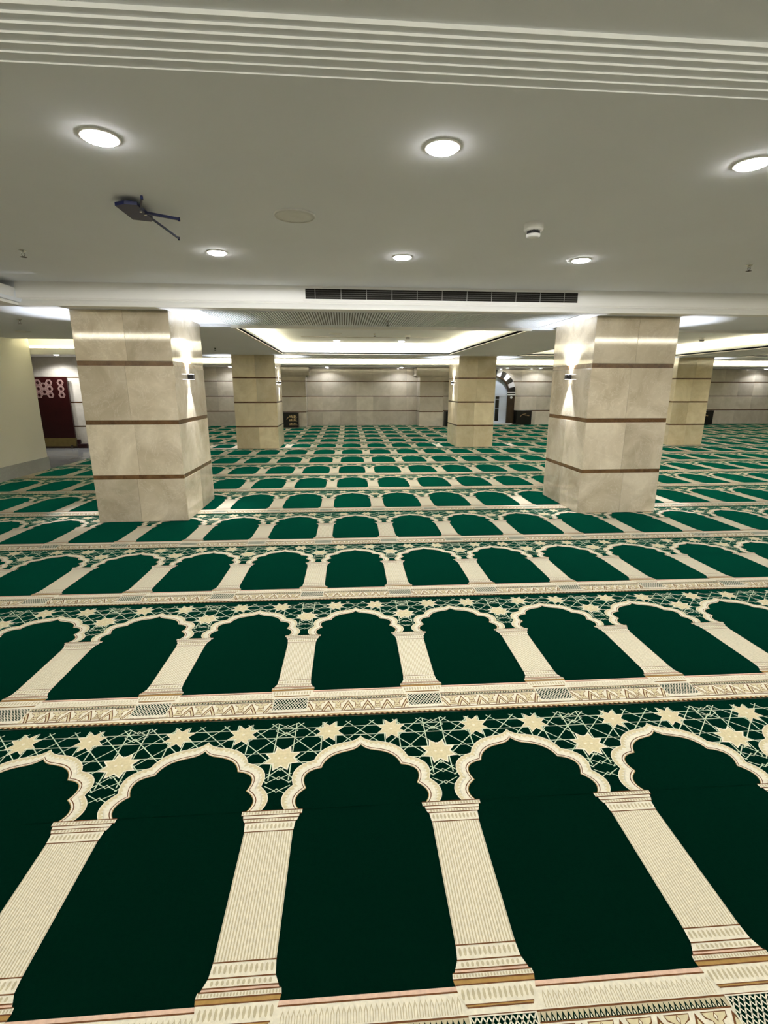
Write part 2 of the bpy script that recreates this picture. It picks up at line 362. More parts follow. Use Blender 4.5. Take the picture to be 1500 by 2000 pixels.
# ------------------------------------------------------------------ prayer carpets
W = 0.60056; ROT = -0.01343; CX0, CY0 = 0.0212, 0.6414
EPS = 0.00035
def qbez(a, mpt, b, n):
    cx, cz = 2*mpt[0]-0.5*(a[0]+b[0]), 2*mpt[1]-0.5*(a[1]+b[1])
    return [((1-t)**2*a[0]+2*t*(1-t)*cx+t*t*b[0], (1-t)**2*a[1]+2*t*(1-t)*cz+t*t*b[1]) for t in [k/n for k in range(n)]]
def cell():
    """one niche, x in [-W/2, W/2], v in [0, 1.2]; returns [(pts, layer, mat)]"""
    P = []
    G, CR, RB, TN, BR, PK, GD, MT = range(8)
    def poly(pts, lay, mt): P.append((pts, lay, mt))
    def rect(x0, x1, y0, y1, lay, mt): poly([(x0, y0), (x1, y0), (x1, y1), (x0, y1)], lay, mt)
    def line(a, b, wd, lay, mt):
        dx, dy = b[0]-a[0], b[1]-a[1]; l = math.hypot(dx, dy); nx, ny = -dy/l*wd/2, dx/l*wd/2
        poly([(a[0]-nx, a[1]-ny), (b[0]-nx, b[1]-ny), (b[0]+nx, b[1]+ny), (a[0]+nx, a[1]+ny)], lay, mt)
    def mir(pts): return [(-x, y) for x, y in reversed(pts)]
    h = W/2
    # ---- lattice
    T = 1.168
    for x in (0.098, 0.156, 0.264, h*2-0.264): 
        if x <= h: 
            line((x, 0.86 if x > 0.2 else 1.0), (x, T), 0.0042, 1, MT); line((-x, 0.86 if x > 0.2 else 1.0), (-x, T), 0.0042, 1, MT)
    for y in (1.081, 1.135, 0.943, 0.997): line((-h, y), (h, y), 0.0032, 1, MT)
    # 45 degree threads clipped to the cell
    yc = 1.108
    for k in range(-8, 9):
        for s in (1, -1):
            # x = 0.098k + s*(y-yc)
            pts = []
            for y in (0.845, T):
                pts.append((0.0982*k+s*(y-yc), y))
            (xa, ya), (xb, yb) = pts
            lo, hi = -h, h
            def at(xt): return ya+(yb-ya)*(xt-xa)/(xb-xa)
            if max(xa, xb) < lo or min(xa, xb) > hi: continue
            q = []
            for (xx, yy) in ((xa, ya), (xb, yb)):
                if xx < lo: q.append((lo, at(lo)))
                elif xx > hi: q.append((hi, at(hi)))
                else: q.append((xx, yy))
            if abs(q[0][0]-q[1][0]) > 0.004: line(q[0], q[1], 0.0036, 1, MT)
    def star(cx, cyy, R, r, sx=1.0, lay=2):
        o = []; 
        for k in range(16):
            a = PI/8+PI*k/8; rr = R if k % 2 == 0 else r
            o.append((cx+rr*sx*math.cos(a), cyy+rr*math.sin(a)))
        poly(o, lay, CR)
        poly([(cx+(x-cx)*0.90, cyy+(y-cyy)*0.90) for x, y in o], lay+1, TN)
        poly([(cx+0.006*math.cos(t*PI/4), cyy+0.006*math.sin(t*PI/4)) for t in range(8)], lay+2, CR)
    for cx in (-0.127, 0.127): star(cx, 1.108, 0.064, 0.036)
    # column star is split over two cells: draw half on each side
    for s in (1, -1):
        o = []
        for k in range(16):
            a = PI/8+PI*k/8; rr = 0.068 if k % 2 == 0 else 0.043
            x = rr*math.cos(a)*1.06; y = 0.968+rr*math.sin(a)
            o.append((x, y))
        half = [p for p in o if p[0] <= 1e-9]
        ys_ = sorted(half, key=lambda p: math.atan2(p[1]-0.968, -p[0]))
        top = max(p[1] for p in o if abs(p[0]) < 0.04)
        pts = [(0, 0.968-0.043)]+[(x, y) for x, y in ys_]+[(0, 0.968+0.043)]
        pts = [(h+x, y) for x, y in pts]
        if s == -1: pts = mir(pts)
        poly(pts, 2, CR)
        c0 = (s*h, 0.968); poly([(c0[0]+(x-c0[0])*0.86, c0[1]+(y-c0[1])*0.86) for x, y in pts], 3, TN)
        cx = s*(h-0.012); poly([(cx+0.005*math.cos(t*PI/4), 0.968+0.005*math.sin(t*PI/4)) for t in range(8)], 4, CR)
        # small interlaced knots on the column axis
        for yy in (1.148, 1.10, 0.868, 0.812):
            rr = 0.008
            a = [(s*h, yy+rr), (s*(h-rr), yy), (s*h, yy-rr)]
            line(a[0], a[1], 0.003, 2, MT); line(a[1], a[2], 0.003, 2, MT)
            line((s*(h-rr), yy), (s*(h-0.045), yy+0.022), 0.003, 2, MT); line((s*(h-rr), yy), (s*(h-0.045), yy-0.022), 0.003, 2, MT)
    # ---- arch
    n = 8
    inn = qbez((0, 1.020), (0.022, 0.998), (0.056, 0.986), 4)+qbez((0.056, 0.986), (0.118, 0.958), (0.147, 0.907), n)+qbez((0.147, 0.907), (0.203, 0.876), (0.196, 0.815), n)+qbez((0.196, 0.815), (0.228, 0.772), (0.214, 0.727), n)+[(0.214, 0.727)]
    out = qbez((0, 1.072), (0.024, 1.048), (0.062, 1.037), 4)+qbez((0.062, 1.037), (0.138, 1.008), (0.178, 0.948), n)+qbez((0.178, 0.948), (0.243, 0.905), (0.245, 0.832), n)+qbez((0.245, 0.832), (0.277, 0.780), (0.262, 0.727), n)+[(0.262, 0.727)]
    fld = inn+[(0.226, 0.70)]
    field = [(x, y) for x, y in inn]+[(0.24, 0.72), (0.24, 0.19)]
    full = field+mir(field)[:-1]
    # green niche covers the lattice (fan of quads avoids concave trouble)
    for a, b in zip(inn, inn[1:]):
        if a[1] > b[1]:
            poly([(-b[0], b[1]), (b[0], b[1]), (a[0], a[1]), (-a[0], a[1])], 4, G)
    def strip(t0, t1, lay, mt, f0=None, f1=None):
        K = len(inn)
        for s in (1, -1):
            for k in range(K-1):
                def pt(kk, t): return (s*(inn[kk][0]*(1-t)+out[kk][0]*t), inn[kk][1]*(1-t)+out[kk][1]*t)
                q = [pt(k, t0), pt(k+1, t0), pt(k+1, t1), pt(k, t1)]
                if s == 1: q.reverse()
                poly(q, lay, mt)
    strip(0, 1, 5, TN); strip(0, 0.60, 6, CR); strip(0.16, 0.23, 7, BR); strip(0.0, 0.05, 7, GD); strip(0.94, 1.0, 7, CR)
    # teeth
    K = len(inn)
    for s in (1, -1):
        for k in range(0, K-1):
            def pt(kk, t): return (s*(inn[kk][0]*(1-t)+out[kk][0]*t), inn[kk][1]*(1-t)+out[kk][1]*t)
            a, b = pt(k, 0.58), pt(k+1, 0.58); c = pt(k, 0.8); d = pt(k+1, 0.8)
            q = [a, b, ((c[0]+d[0])/2, (c[1]+d[1])/2)]
            if s == 1: q.reverse()
            poly(q, 6, CR)
    # ---- column halves (right half at +h, left half at -h)
    def both(w_top, w_bot, y0, y1, lay, mt):
        poly([(h-w_bot, y0), (h, y0), (h, y1), (h-w_top, y1)], lay, mt)
        poly([(-h, y0), (-h+w_bot, y0), (-h+w_top, y1), (-h, y1)], lay, mt)
    both(0.0765, 0.0765, 0.282, 0.648, 5, CR)
    x = 0.0022
    while x < 0.073:
        for s in (1, -1):
            a, b = s*(h-x), s*(h-x-0.0034); rect(min(a, b), max(a, b), 0.284, 0.646, 6, RB)
        x += 0.0078
    def ovals(y0, y1, wmax, step, mt=RB, lay=7):
        cyy = (y0+y1)/2; x = step/2
        while x < wmax:
            for s in (1, -1):
                cx = s*(h-x); poly([(cx+step*0.30*math.cos(t*PI/4), cyy+(y1-y0)*0.36*math.sin(t*PI/4)) for t in range(8)], lay, mt)
            x += step
    # capital
    both(0.0995, 0.0985, 0.711, 0.727, 5, CR); both(0.092, 0.090, 0.697, 0.711, 5, CR); both(0.090, 0.084, 0.683, 0.697, 5, CR)
    both(0.081, 0.0775, 0.648, 0.683, 5, CR)
    for yy, ww in ((0.727, 0.0995), (0.7105, 0.098), (0.697, 0.09), (0.683, 0.084), (0.648, 0.078)): both(ww, ww, yy-0.0016, yy+0.0016, 7, BR)
    ovals(0.711, 0.727, 0.094, 0.0098); ovals(0.683, 0.697, 0.08, 0.0098); ovals(0.652, 0.680, 0.074, 0.0125)
    # base
    both(0.0765, 0.0795, 0.248, 0.282, 5, CR); both(0.080, 0.089, 0.2285, 0.248, 5, CR); both(0.089, 0.092, 0.221, 0.2285, 5, PK)
    both(0.097, 0.099, 0.208, 0.221, 5, CR); both(0.0985, 0.096, 0.196, 0.208, 5, GD)
    both(0.095, 0.091, 0.176, 0.196, 6, CR); both(0.091, 0.080, 0.157, 0.176, 6, CR); both(0.077, 0.075, 0.136, 0.157, 6, CR)
    for yy, ww in ((0.282, 0.0775), (0.248, 0.08), (0.2285, 0.089), (0.221, 0.095), (0.208, 0.0985), (0.1965, 0.096), (0.157, 0.08), (0.152, 0.077), (0.137, 0.075)):
        both(ww, ww, yy-0.0015, yy+0.0015, 7, BR)
    both(0.078, 0.077, 0.1535, 0.1562, 8, GD)
    ovals(0.252, 0.280, 0.074, 0.0125); ovals(0.230, 0.246, 0.08, 0.0125); ovals(0.209, 0.220, 0.094, 0.0075); ovals(0.160, 0.194, 0.085, 0.0125)
    # ---- border
    rect(-h, h, 0.0, 0.186, 3, CR)
    rect(-h, h, 0.186, 0.195, 4, PK)
    rect(-h, h, 0.1825, 0.186, 4, BR)
    rect(-h, h, 0.135, 0.139, 4, BR)
    x = -h+0.10
    while x < h-0.095:
        poly([(x+0.0015, 0.142), (x+0.0105, 0.142), (x+0.0105, 0.163), (x+0.006, 0.176), (x+0.0015, 0.163)], 4, RB)
        poly([(x+0.0035, 0.142), (x+0.0085, 0.142), (x+0.0085, 0.160), (x+0.006, 0.170), (x+0.0035, 0.160)], 5, CR)
        x += 0.0125
    # row of small green pointed leaves
    rect(-h, h, 0.116, 0.135, 4, RB)
    x = -h+0.08
    while x < h-0.085:
        poly([(x, 0.1165), (x+0.0115, 0.1165), (x+0.0058, 0.134)], 5, G)
        poly([(x+0.0036, 0.1175), (x+0.0079, 0.1175), (x+0.0058, 0.125)], 6, CR)
        x += 0.0125
    rect(-h, h, 0.1135, 0.1165, 5, BR)
    # ornament band
    rect(-h, h, 0.038, 0.1135, 4, CR); rect(-h, h, 0.034, 0.038, 5, BR)
    nM = 5; x0 = -h+0.082; st = (2*h-0.164)/nM
    for k in range(nM+1):
        xc = x0+k*st
        # pointed leaf with double outline
        for (sw, c_, ly) in ((1.0, BR, 5), (0.84, TN, 6), (0.62, BR, 7), (0.48, CR, 8), (0.26, TN, 9)):
            b = 0.030*sw; t = 0.040+0.070*sw
            poly([(xc-b, 0.040), (xc+b, 0.040), (xc+b*0.62, 0.04+0.030*sw), (xc, t), (xc-b*0.62, 0.04+0.030*sw)], ly, c_)
        if k < nM:
            xm = xc+st/2
            for (g, c_, ly) in ((0.0, BR, 5), (0.0022, TN, 6)):
                poly([(xm-0.030+g, 0.110-g), (xm-0.026+g, 0.098+g), (xm-0.012+g, 0.092), (xm-0.012+g, 0.064), (xm-0.024+g, 0.048+g), (xm+0.024-g, 0.048+g),
                      (xm+0.012-g, 0.064), (xm+0.012-g, 0.092), (xm+0.026-g, 0.098+g), (xm+0.030-g, 0.110-g)], ly, c_)
            poly([(xm, 0.108), (xm-0.005, 0.100), (xm, 0.090), (xm+0.005, 0.100)], 8, BR)
            poly([(xm, 0.105), (xm-0.003, 0.100), (xm, 0.093), (xm+0.003, 0.100)], 9, CR)
            line((xm-0.010, 0.078), (xm, 0.071), 0.003, 8, BR); line((xm, 0.071), (xm+0.010, 0.078), 0.003, 8, BR)
            line((xm-0.010, 0.056), (xm, 0.063), 0.003, 8, BR); line((xm, 0.063), (xm+0.010, 0.056), 0.003, 8, BR)
    # diamond block beneath each column
    both(0.078, 0.078, 0.040, 0.136, 10, CR); both(0.074, 0.074, 0.056, 0.133, 11, G)
    for k in range(-6, 14):
        for s in (1, -1):
            for sd in (1, -1):
                pa, pb = (0.0135*k, 0.056), (0.0135*k+s*0.077*0.62, 0.133)
                q = []
                (xa, ya), (xb, yb) = pa, pb
                def at2(xt): return ya+(yb-ya)*(xt-xa)/(xb-xa)
                lo, hi = 0.0, 0.074
                if max(xa, xb) <= lo or min(xa, xb) >= hi: continue
                for (xx, yy) in (pa, pb):
                    if xx < lo: q.append((lo, at2(lo)))
                    elif xx > hi: q.append((hi, at2(hi)))
                    else: q.append((xx, yy))
                if abs(q[0][0]-q[1][0]) < 0.003: continue
                line((sd*(h-q[0][0]), q[0][1]), (sd*(h-q[1][0]), q[1][1]), 0.0030, 12, CR)
    # zigzag hem
    rect(-h, h, 0.0, 0.020, 4, TN); rect(-h, h, 0.018, 0.021, 5, GD)
    nz = 26; st = W/nz
    for k in range(nz):
        x = -h+k*st
        poly([(x, 0.0), (x+st, 0.0), (x+st, 0.002), (x+st*0.5, 0.010), (x, 0.002)], 5, G)
        poly([(x, 0.001), (x+st*0.5, 0.009), (x+st, 0.001), (x+st, 0.0075), (x+st*0.5, 0.0165), (x, 0.0075)], 6, BR)
    return P
CELL = cell()
TH = 0.009
def fix(pts):   # counter-clockwise seen from above
    a = sum(pts[i][0]*pts[(i+1) % len(pts)][1]-pts[(i+1) % len(pts)][0]*pts[i][1] for i in range(len(pts)))
    return pts if a > 0 else list(reversed(pts))
CELLF = [(fix(p), l, mt) for p, l, mt in CELL]
NAMES = ['just below the picture', 'the one nearest the camera', 'second from the camera', 'third from the camera',
         'fourth, ending before the near pillars', 'fifth, running round the near pillars', 'sixth, behind the near pillars', 'seventh from the camera',
         'eighth from the camera', 'ninth from the camera', 'tenth, before the second pillars', 'eleventh, round the second pillars',
         'twelfth, behind the second pillars', 'fourth from back wall', 'third from back wall', 'second from back wall', 'along the back wall']
YPOS = {0: 0.0, 1: 1.2, 2: 2.4056, 3: 3.585}
cr_, sr_ = math.cos(ROT), math.sin(ROT)
for j in range(-1, 15):
    yl = CY0+YPOS.get(j, 3.585+(j-3)*1.1985 if j > 3 else j*1.2)
    ymid = yl+0.6
    xr = min(XR-0.15, 4.5+1.15*ymid); xl = XL+0.018 if ymid < 8.6 else XL+0.03
    m = MB()
    i0 = int(math.floor((xl+ROT*0-CX0)/W))-1; i1 = int((xr-CX0)/W)+1
    ln = 1.2 if yl+1.2 < YW-0.05 else YW-0.02-yl
    ln = min(ln, 1.1985) if j >= 3 else (1.1794 if j == 2 else ln)
    det = j < 4
    # backing slab
    m.box(CX0+(i0-0.5)*W, CX0+(i1+0.5)*W, yl+0.0004, yl+ln-0.0004, -TH, 0.0, 0)
    jit = {1: -0.0068, 2: 0.0016, 3: 0.0153}.get(j, random.uniform(-0.012, 0.012) if j > 3 else 0)
    for i in range(i0, i1+1):
        ox = CX0+jit+i*W
        for pts, l, mt in CELLF:
            m.face([(ox+x, yl+y, EPS*l) for x, y in pts], mt)
    me_o = m.build('prayer_carpet', CM)
    me = me_o.data
    bm = bmesh.new(); bm.from_mesh(me)
    # local frame is the carpet frame; clip at the room's left skirting and at the right/back limits (planes in carpet frame)
    def clip(wx, wy, nx, ny):
        lx, ly = cr_*wx+sr_*wy, -sr_*wx+cr_*wy
        lnx, lny = cr_*nx+sr_*ny, -sr_*nx+cr_*ny
        bmesh.ops.bisect_plane(bm, geom=bm.verts[:]+bm.edges[:]+bm.faces[:], plane_co=(lx, ly, 0), plane_no=(lnx, lny, 0), clear_outer=True)
    clip(xl, ymid, -1, 0); clip(xr, ymid, 1, 0)
    if yl+ln > YW-0.5: clip(5, YW-0.012, 0, 1)
    bmesh.ops.translate(bm, verts=bm.verts[:], vec=(0, -yl, 0))
    bm.to_mesh(me); bm.free()
    me_o.location = (-sr_*yl, cr_*yl, 0); me_o.rotation_euler = (0, 0, ROT)
    tag(me_o, 'green carpet strip with cream arches, '+NAMES[j+1], 'carpet', 'prayer carpet strips across the hall')

# ------------------------------------------------------------------ pillars
PB = [(0.455, 0.495), (1.005, 1.047), (1.568, 1.612)]
def pillar(x0, x1, y0, y1, mt, zt, label, bands=PB, cols=2, name='marble_pillar', group='marble pillars', z0=0.0046, back=True):
    e = empty(name, ((x0+x1)/2, (y0+y1)/2, z0)); tag(e, label, 'pillar', group)
    hx, hy = (x1-x0)/2, (y1-y0)/2; t = 0.02; g = 0.0009
    m = MB(); m.box(-hx+t, hx-t, -hy+t, hy-t, 0, zt-z0)
    zs = [0.0]
    for a, b in bands: zs += [a-z0, b-z0]
    zs.append(zt-z0)
    for r in range(0, len(zs)-1, 2):
        a, b = zs[r]+g, zs[r+1]-g
        xs = [-hx+2*hx*k/cols for k in range(cols+1)]
        sp = random.uniform(-0.04, 0.04)
        if cols == 2: xs[1] += sp
        for k in range(cols):
            m.box(xs[k]+g, xs[k+1]-g, -hy, -hy+t, a, b, slab=random.random(), bev=0.0012)
            m.box(xs[k]+g, xs[k+1]-g, hy-t, hy, a, b, slab=random.random())
        ym = random.uniform(-0.05, 0.05)
        for s in (-1, 1):
            xa, xb = (-hx, -hx+t) if s < 0 else (hx-t, hx)
            m.box(xa, xb, -hy+t+g*0.2, ym-g, a, b, slab=random.random(), bev=0.0012); m.box(xa, xb, ym+g, hy-t-g*0.2, a, b, slab=random.random())
    m.build('shaft', mt, e)
    for a, b in bands:
        m = MB(); i = 0.003
        for k in range(2):
            xa, xb = (-hx+i, -g) if k == 0 else (g, hx-i)
            m.box(xa, xb, -hy+i, -hy+t+0.001, a-z0, b-z0, slab=random.random()); m.box(xa, xb, hy-t-0.001, hy-i, a-z0, b-z0, slab=random.random())
        m.box(-hx+i, -hx+t+0.001, -hy+t+0.001, hy-t-0.001, a-z0, b-z0, slab=random.random()); m.box(hx-t-0.001, hx-i, -hy+t+0.001, hy-t-0.001, a-z0, b-z0, slab=random.random())
        m.build('stone_band', 'band', e)
    return e
pillar(-2.545, -1.645, 5.155, 6.23, 'beige', ZF-0.0005, 'large square beige marble pillar with brown bands, the near one on the left')
pillar(2.59, 3.488, 5.155, 6.15, 'beige', ZF-0.0005, 'large square beige marble pillar with brown bands, the near one on the right')
PB2 = [(0.485, 0.515), (1.020, 1.052), (1.555, 1.587)]
pillar(-2.43, -1.49, 11.5, 12.55, 'beige2', ZS-0.0005, 'square golden beige marble pillar in the second row, left of the two central ones', PB2)
pillar(2.64, 3.51, 11.5, 12.55, 'beige2', ZS-0.0005, 'square golden beige marble pillar in the second row, left of the arched door', PB2)
pillar(7.88, 8.76, 11.5, 12.5, 'beige2', ZS-0.0005, 'square golden beige marble pillar in the second row, partly hidden behind the near right pillar', PB2)
# pilasters against the back wall, with a wider marble cap
def pilaster(x0, x1, label):
    e = pillar(x0, x1, 17.87, 18.60, 'wallm', ZS-0.0005, label, WB, cols=1, name='wall_pilaster', group='pilasters on the back wall')
    hx = (x1-x0)/2; m = MB()
    y = -0.365
    for (o, a, b) in ((0.015, 1.70, 1.73), (0.04, 1.73, 1.76), (0.14, 1.76, ZS-0.002)):
        m.box(-hx-o, hx+o, y-o, 0.36, a, b, bev=0.004)
    m.build('cap', 'white' if False else 'wallm', e)
pilaster(-2.15, -1.30, 'grey marble pilaster on the back wall, behind the left second-row pillar, black shelf beside it')
pilaster(2.72, 3.58, 'grey marble pilaster on the back wall with wide cap, beside the right second-row pillar')

# ------------------------------------------------------------------ up-and-down sconces on the pillar flanks
def make_sconce():
    e = empty('wall_sconce', (0, 0, 0))
    m = MB(); m.box(0.0003, 0.0105, -0.022, 0.022, -0.022, 0.022, bev=0.002); m.build('back_plate', 'black', e)
    m = MB(); m.box(0.010, 0.062, -0.030, 0.030, -0.026, 0.026, bev=0.004); m.build('body', 'black', e)
    for s in (1, -1):
        m = MB(); m.box(0.016, 0.056, -0.024, 0.024, s*0.0265-0.001, s*0.0265+0.001, bev=0.0003)
        m.build('lens', 'lamp_s', e)
        ld = bpy.data.lights.new('sconce_light', 'SPOT'); ld.energy = P_SCU if s > 0 else P_SCD; ld.color = COOL
        ld.spot_size = math.radians(112 if s > 0 else 58); ld.spot_blend = 0.35 if s > 0 else 0.5; ld.shadow_soft_size = 0.015
        link_light('sconce_light', ld, (0.042, 0, s*0.034), (0, PI if s > 0 else 0, 0), e)
        if s < 0:
            ld2 = bpy.data.lights.new('sconce_light', 'SPOT'); ld2.energy = P_SCD*0.6; ld2.color = COOL
            ld2.spot_size = math.radians(34); ld2.spot_blend = 0.6; ld2.shadow_soft_size = 0.01
            link_light('sconce_light', ld2, (0.05, 0, s*0.034), (0, -0.16, 0), e)
    return e
s0 = make_sconce()
spots = [(-1.645, 5.60, 1.475, 0, 'black up-and-down wall light on the inner side of the near left pillar'),
         (2.59, 5.63, 1.485, PI, 'black up-and-down wall light on the inner side of the near right pillar'),
         (-2.545, 5.60, 1.475, PI, 'wall light on the hidden outer side of the near left pillar'),
         (3.488, 5.63, 1.485, 0, 'wall light on the hidden outer side of the near right pillar'),
         (-1.49, 12.0, 1.47, 0, 'small wall light on the right side of the left second-row pillar'),
         (-2.43, 12.0, 1.47, PI, 'wall light on the hidden left side of the left second-row pillar'),
         (2.64, 12.0, 1.475, PI, 'small wall light on the left side of the second-row pillar before the arched door'),
         (3.51, 12.0, 1.475, 0, 'wall light on the hidden right side of the second-row pillar before the arched door'),
         (7.88, 12.0, 1.475, PI, 'wall light on the left side of the second-row pillar behind the near right pillar'),
         (8.76, 12.0, 1.475, 0, 'wall light on the right side of the second-row pillar behind the near right pillar')]
for k, (x, y, z, rz, lb) in enumerate(spots):
    o = s0 if k == 0 else copy_tree(s0)
    o.location = (x, y, z); o.rotation_euler = (0, 0, rz); tag(o, lb, 'wall light', 'pillar wall lights')

# ------------------------------------------------------------------ recessed downlights
def make_down(r, power, col, es_mat='lamp', cone=179):
    e = empty('ceiling_downlight', (0, 0, 0))
    m = MB(); m.lathe([(r*1.16, 0.0), (r*1.16, -0.003), (r*1.10, -0.006), (r*1.0, -0.006), (r*0.97, -0.002), (r*0.97, 0.0)], n=40, cap=False); m.build('trim_ring', 'white', e)
    m = MB(); m.lathe([(r*0.97, -0.0008), (r*0.97, -0.006), (r*0.92, -0.011), (r*0.75, -0.014), (0.002, -0.016)], n=40); m.build('lens', es_mat, e)
    for f, cn, bl in ((0.72, 160, 0.35), (0.62, 179, 0.0)):      # main beam and the spill of the domed lens
        ld = bpy.data.lights.new('downlight_beam', 'SPOT'); ld.energy = power*f; ld.color = col; ld.spot_size = math.radians(min(cn, cone))
        ld.spot_blend = bl; ld.shadow_soft_size = r*0.8
        link_light('downlight_beam', ld, (0, 0, -0.02), (0, 0, 0), e)
    return e
d0 = make_down(0.062, P_DOWN, NEUT)
G1 = 'round downlights in the front ceiling bay'
dl = [(-0.885, 2.198, 'bright round downlight at upper left, largest of the left ones'), (0.402, 2.172, 'bright round downlight at upper middle of the ceiling, the nearest central one'),
      (1.709, 2.205, 'bright round downlight cut by the right edge of the picture'), (-0.849, 3.817, 'round downlight right of the dark blue ceiling bracket, in the farther row'),
      (0.440, 3.832, 'round downlight above the air vent, central one of the farther row'), (1.750, 3.808, 'round downlight right of the smoke detector, in the farther row')]
first = True
def place_down(x, y, z, lb, grp, src=d0):
    global first
    if first and src is d0: o = d0; first = False
    else: o = copy_tree(src)
    o.location = (x, y, z); tag(o, lb, 'downlight', grp); return o
for x, y, lb in dl: place_down(x, y, ZC, lb, G1)
for (x, y, lb) in ((-0.11, 10.37, 'small downlight in the glowing central coffer, left of its far pair'), (1.19, 10.40, 'small downlight in the glowing central coffer, right of its far pair')):
    o = place_down(x, y, ZC, lb, 'downlights in the lit coffers')
# out-of-sight lamps of the same lighting grid (light only)
def plain_spot(x, y, z, p, col=NEUT):
    ld = bpy.data.lights.new('downlight_beam', 'SPOT'); ld.energy = p; ld.color = col; ld.spot_size = math.radians(150); ld.spot_blend = 0.5; ld.shadow_soft_size = 0.05
    link_light('downlight_beam', ld, (x, y, z))
for x in (-0.11, 1.19): plain_spot(x, 7.5, ZC-0.02, P_DOWN*2.1)
for cx in (5.6, 10.75, 15.8):
    for x in (cx-0.65, cx+0.65):
        for y in (7.5, 10.4): plain_spot(x, y, ZC-0.02, P_DOWN*1.4)
for x in (4.3, 5.6, 6.9):
    for y in (2.2, 3.82): plain_spot(x, y, ZC-0.02, P_DOWN)
for x in (-2.6, -0.9, 0.4, 1.7, 4.3):
    plain_spot(x, -0.6, ZN-0.0, P_DOWN*0.8)
for x in (-3, 0.5, 3.5, 7, 10.5, 14):
    for y in (13.5, 15.8): plain_spot(x, y, ZC-0.02, P_DOWN*0.9)
plain_spot(-3.9, 3.2, ZF-0.02, P_DOWN*0.5)
dw = make_down(0.05, P_WALL, (0.95, 0.97, 1.0), cone=140)
wl = [(-0.55, 18.2, 'small downlight by the back wall, left of the two between the pilasters'), (2.09, 18.15, 'small downlight by the back wall, right of the two between the pilasters'),
      (5.98, 18.22, 'small downlight by the back wall, above the arched door'), (7.2, 18.18, 'small downlight by the back wall, right of the arched door'),
      (16.0, 18.2, 'small downlight by the back wall at the right edge of the picture'), (10.8, 18.2, 'small downlight by the back wall, hidden behind the near right pillar'),
      (-3.9, 18.2, 'small downlight by the back wall, far left beyond the near left pillar')]
for k, (x, y, lb) in enumerate(wl):
    o = dw if k == 0 else copy_tree(dw)
    o.location = (x, y, ZS); tag(o, lb, 'downlight', 'downlights along the back wall')
o = copy_tree(dw); o.location = (-5.93, 11.25, 2.02); tag(o, 'small downlight in the low alcove ceiling, above the dark red screen', 'downlight')
plain_spot(-6.3, 11.7, 2.0, 26.0, (0.95, 0.97, 1.0)); plain_spot(-5.3, 11.7, 2.0, 16.0, (0.95, 0.97, 1.0))  # extra spots without fixtures, added to brighten the alcove wall

# ------------------------------------------------------------------ ceiling fittings
def speaker(x, y, z, r, lb):
    e = empty('ceiling_speaker', (x, y, z)); tag(e, lb, 'speaker')
    m = MB(); m.lathe([(r, 0), (r, -0.006), (r*0.97, -0.009), (r*0.93, -0.009), (r*0.93, 0)], n=48, cap=False); m.build('rim', 'plastic', e)
    m = MB(); m.lathe([(r*0.93, -0.004), (r*0.93, -0.006), (r*0.6, -0.008), (0.002, -0.009)], n=48); m.build('grille', 'grill', e)
speaker(-0.243, 3.01, ZC, 0.112, 'round flush speaker in the ceiling, between the blue bracket and the central downlights')
speaker(-0.115, 9.10, ZC, 0.11, 'round flush speaker in the glowing central coffer')
def smoke(x, y, z, lb, r=0.055):
    e = empty('smoke_detector', (x, y, z)); e.scale = (1, 1, 1.35); tag(e, lb, 'smoke detector')
    m = MB(); m.lathe([(r, 0), (r, -0.022), (r*0.94, -0.028), (r*0.6, -0.030), (0.002, -0.030)], n=32); m.build('base', 'plastic', e)
    m = MB()
    for k in range(10):
        a = 2*PI*k/10; m.rod((r*0.62*math.cos(a), r*0.62*math.sin(a), -0.028), (r*0.62*math.cos(a), r*0.62*math.sin(a), -0.043), 0.003, 6)
    m.lathe([(r*0.55, -0.029), (r*0.5, -0.043)], n=20); m.build('sensing_chamber', 'black', e)
    m = MB(); m.lathe([(r*0.72, -0.042), (r*0.70, -0.050), (r*0.5, -0.054), (0.002, -0.054)], n=32); m.build('cap', 'plastic', e)
smoke(1.10, 3.04, ZC, 'white round smoke detector on the near ceiling, left of the right downlights')
smoke(1.17, 9.25, ZC, 'white smoke detector inside the glowing central coffer')
smoke(6.7, 9.2, ZC, 'white smoke detector inside the lit coffer seen right of the near right pillar')
def make_sprinkler():
    e = empty('fire_sprinkler', (0, 0, 0))
    m = MB(); m.lathe([(0.020, 0), (0.020, -0.002), (0.012, -0.004), (0.009, -0.012), (0.006, -0.016)], n=16); m.build('escutcheon', 'chrome', e)
    m = MB()
    for s in (1, -1):
        m.rod((s*0.006, 0, -0.012), (s*0.009, 0, -0.022), 0.0014, 6); m.rod((s*0.009, 0, -0.022), (0, 0, -0.034), 0.0014, 6)
    m.build('frame', 'brownst', e)
    m = MB(); m.lathe([(0.016, -0.034), (0.017, -0.0355), (0.003, -0.036)], n=12); m.build('deflector', 'brownst', e)
    return e
sp = make_sprinkler()
for k, (x, y, z, lb) in enumerate([(-2.16, 3.88, ZC, 'sprinkler head at the left edge of the near ceiling'), (3.095, 3.85, ZC, 'sprinkler head at the right edge of the near ceiling'),
        (0.50, 5.70, ZF-0.0125, 'sprinkler head on the ribbed soffit beneath the vent'), (-3.48, 5.98, ZF, 'sprinkler head on the low ceiling left of the near left pillar'),
        (3.17, 7.5, ZS, 'sprinkler head on the soffit left of the near right pillar'), (0.57, 9.1, ZC, 'sprinkler head inside the glowing central coffer'),
        (-2.3, 9.6, ZS, 'sprinkler head on the soffit above the left second-row pillar')]):
    o = sp if k == 0 else copy_tree(sp)
    o.location = (x, y, z); tag(o, lb, 'sprinkler', 'sprinkler heads'); o.scale = (1.25, 1.25, 1.25)
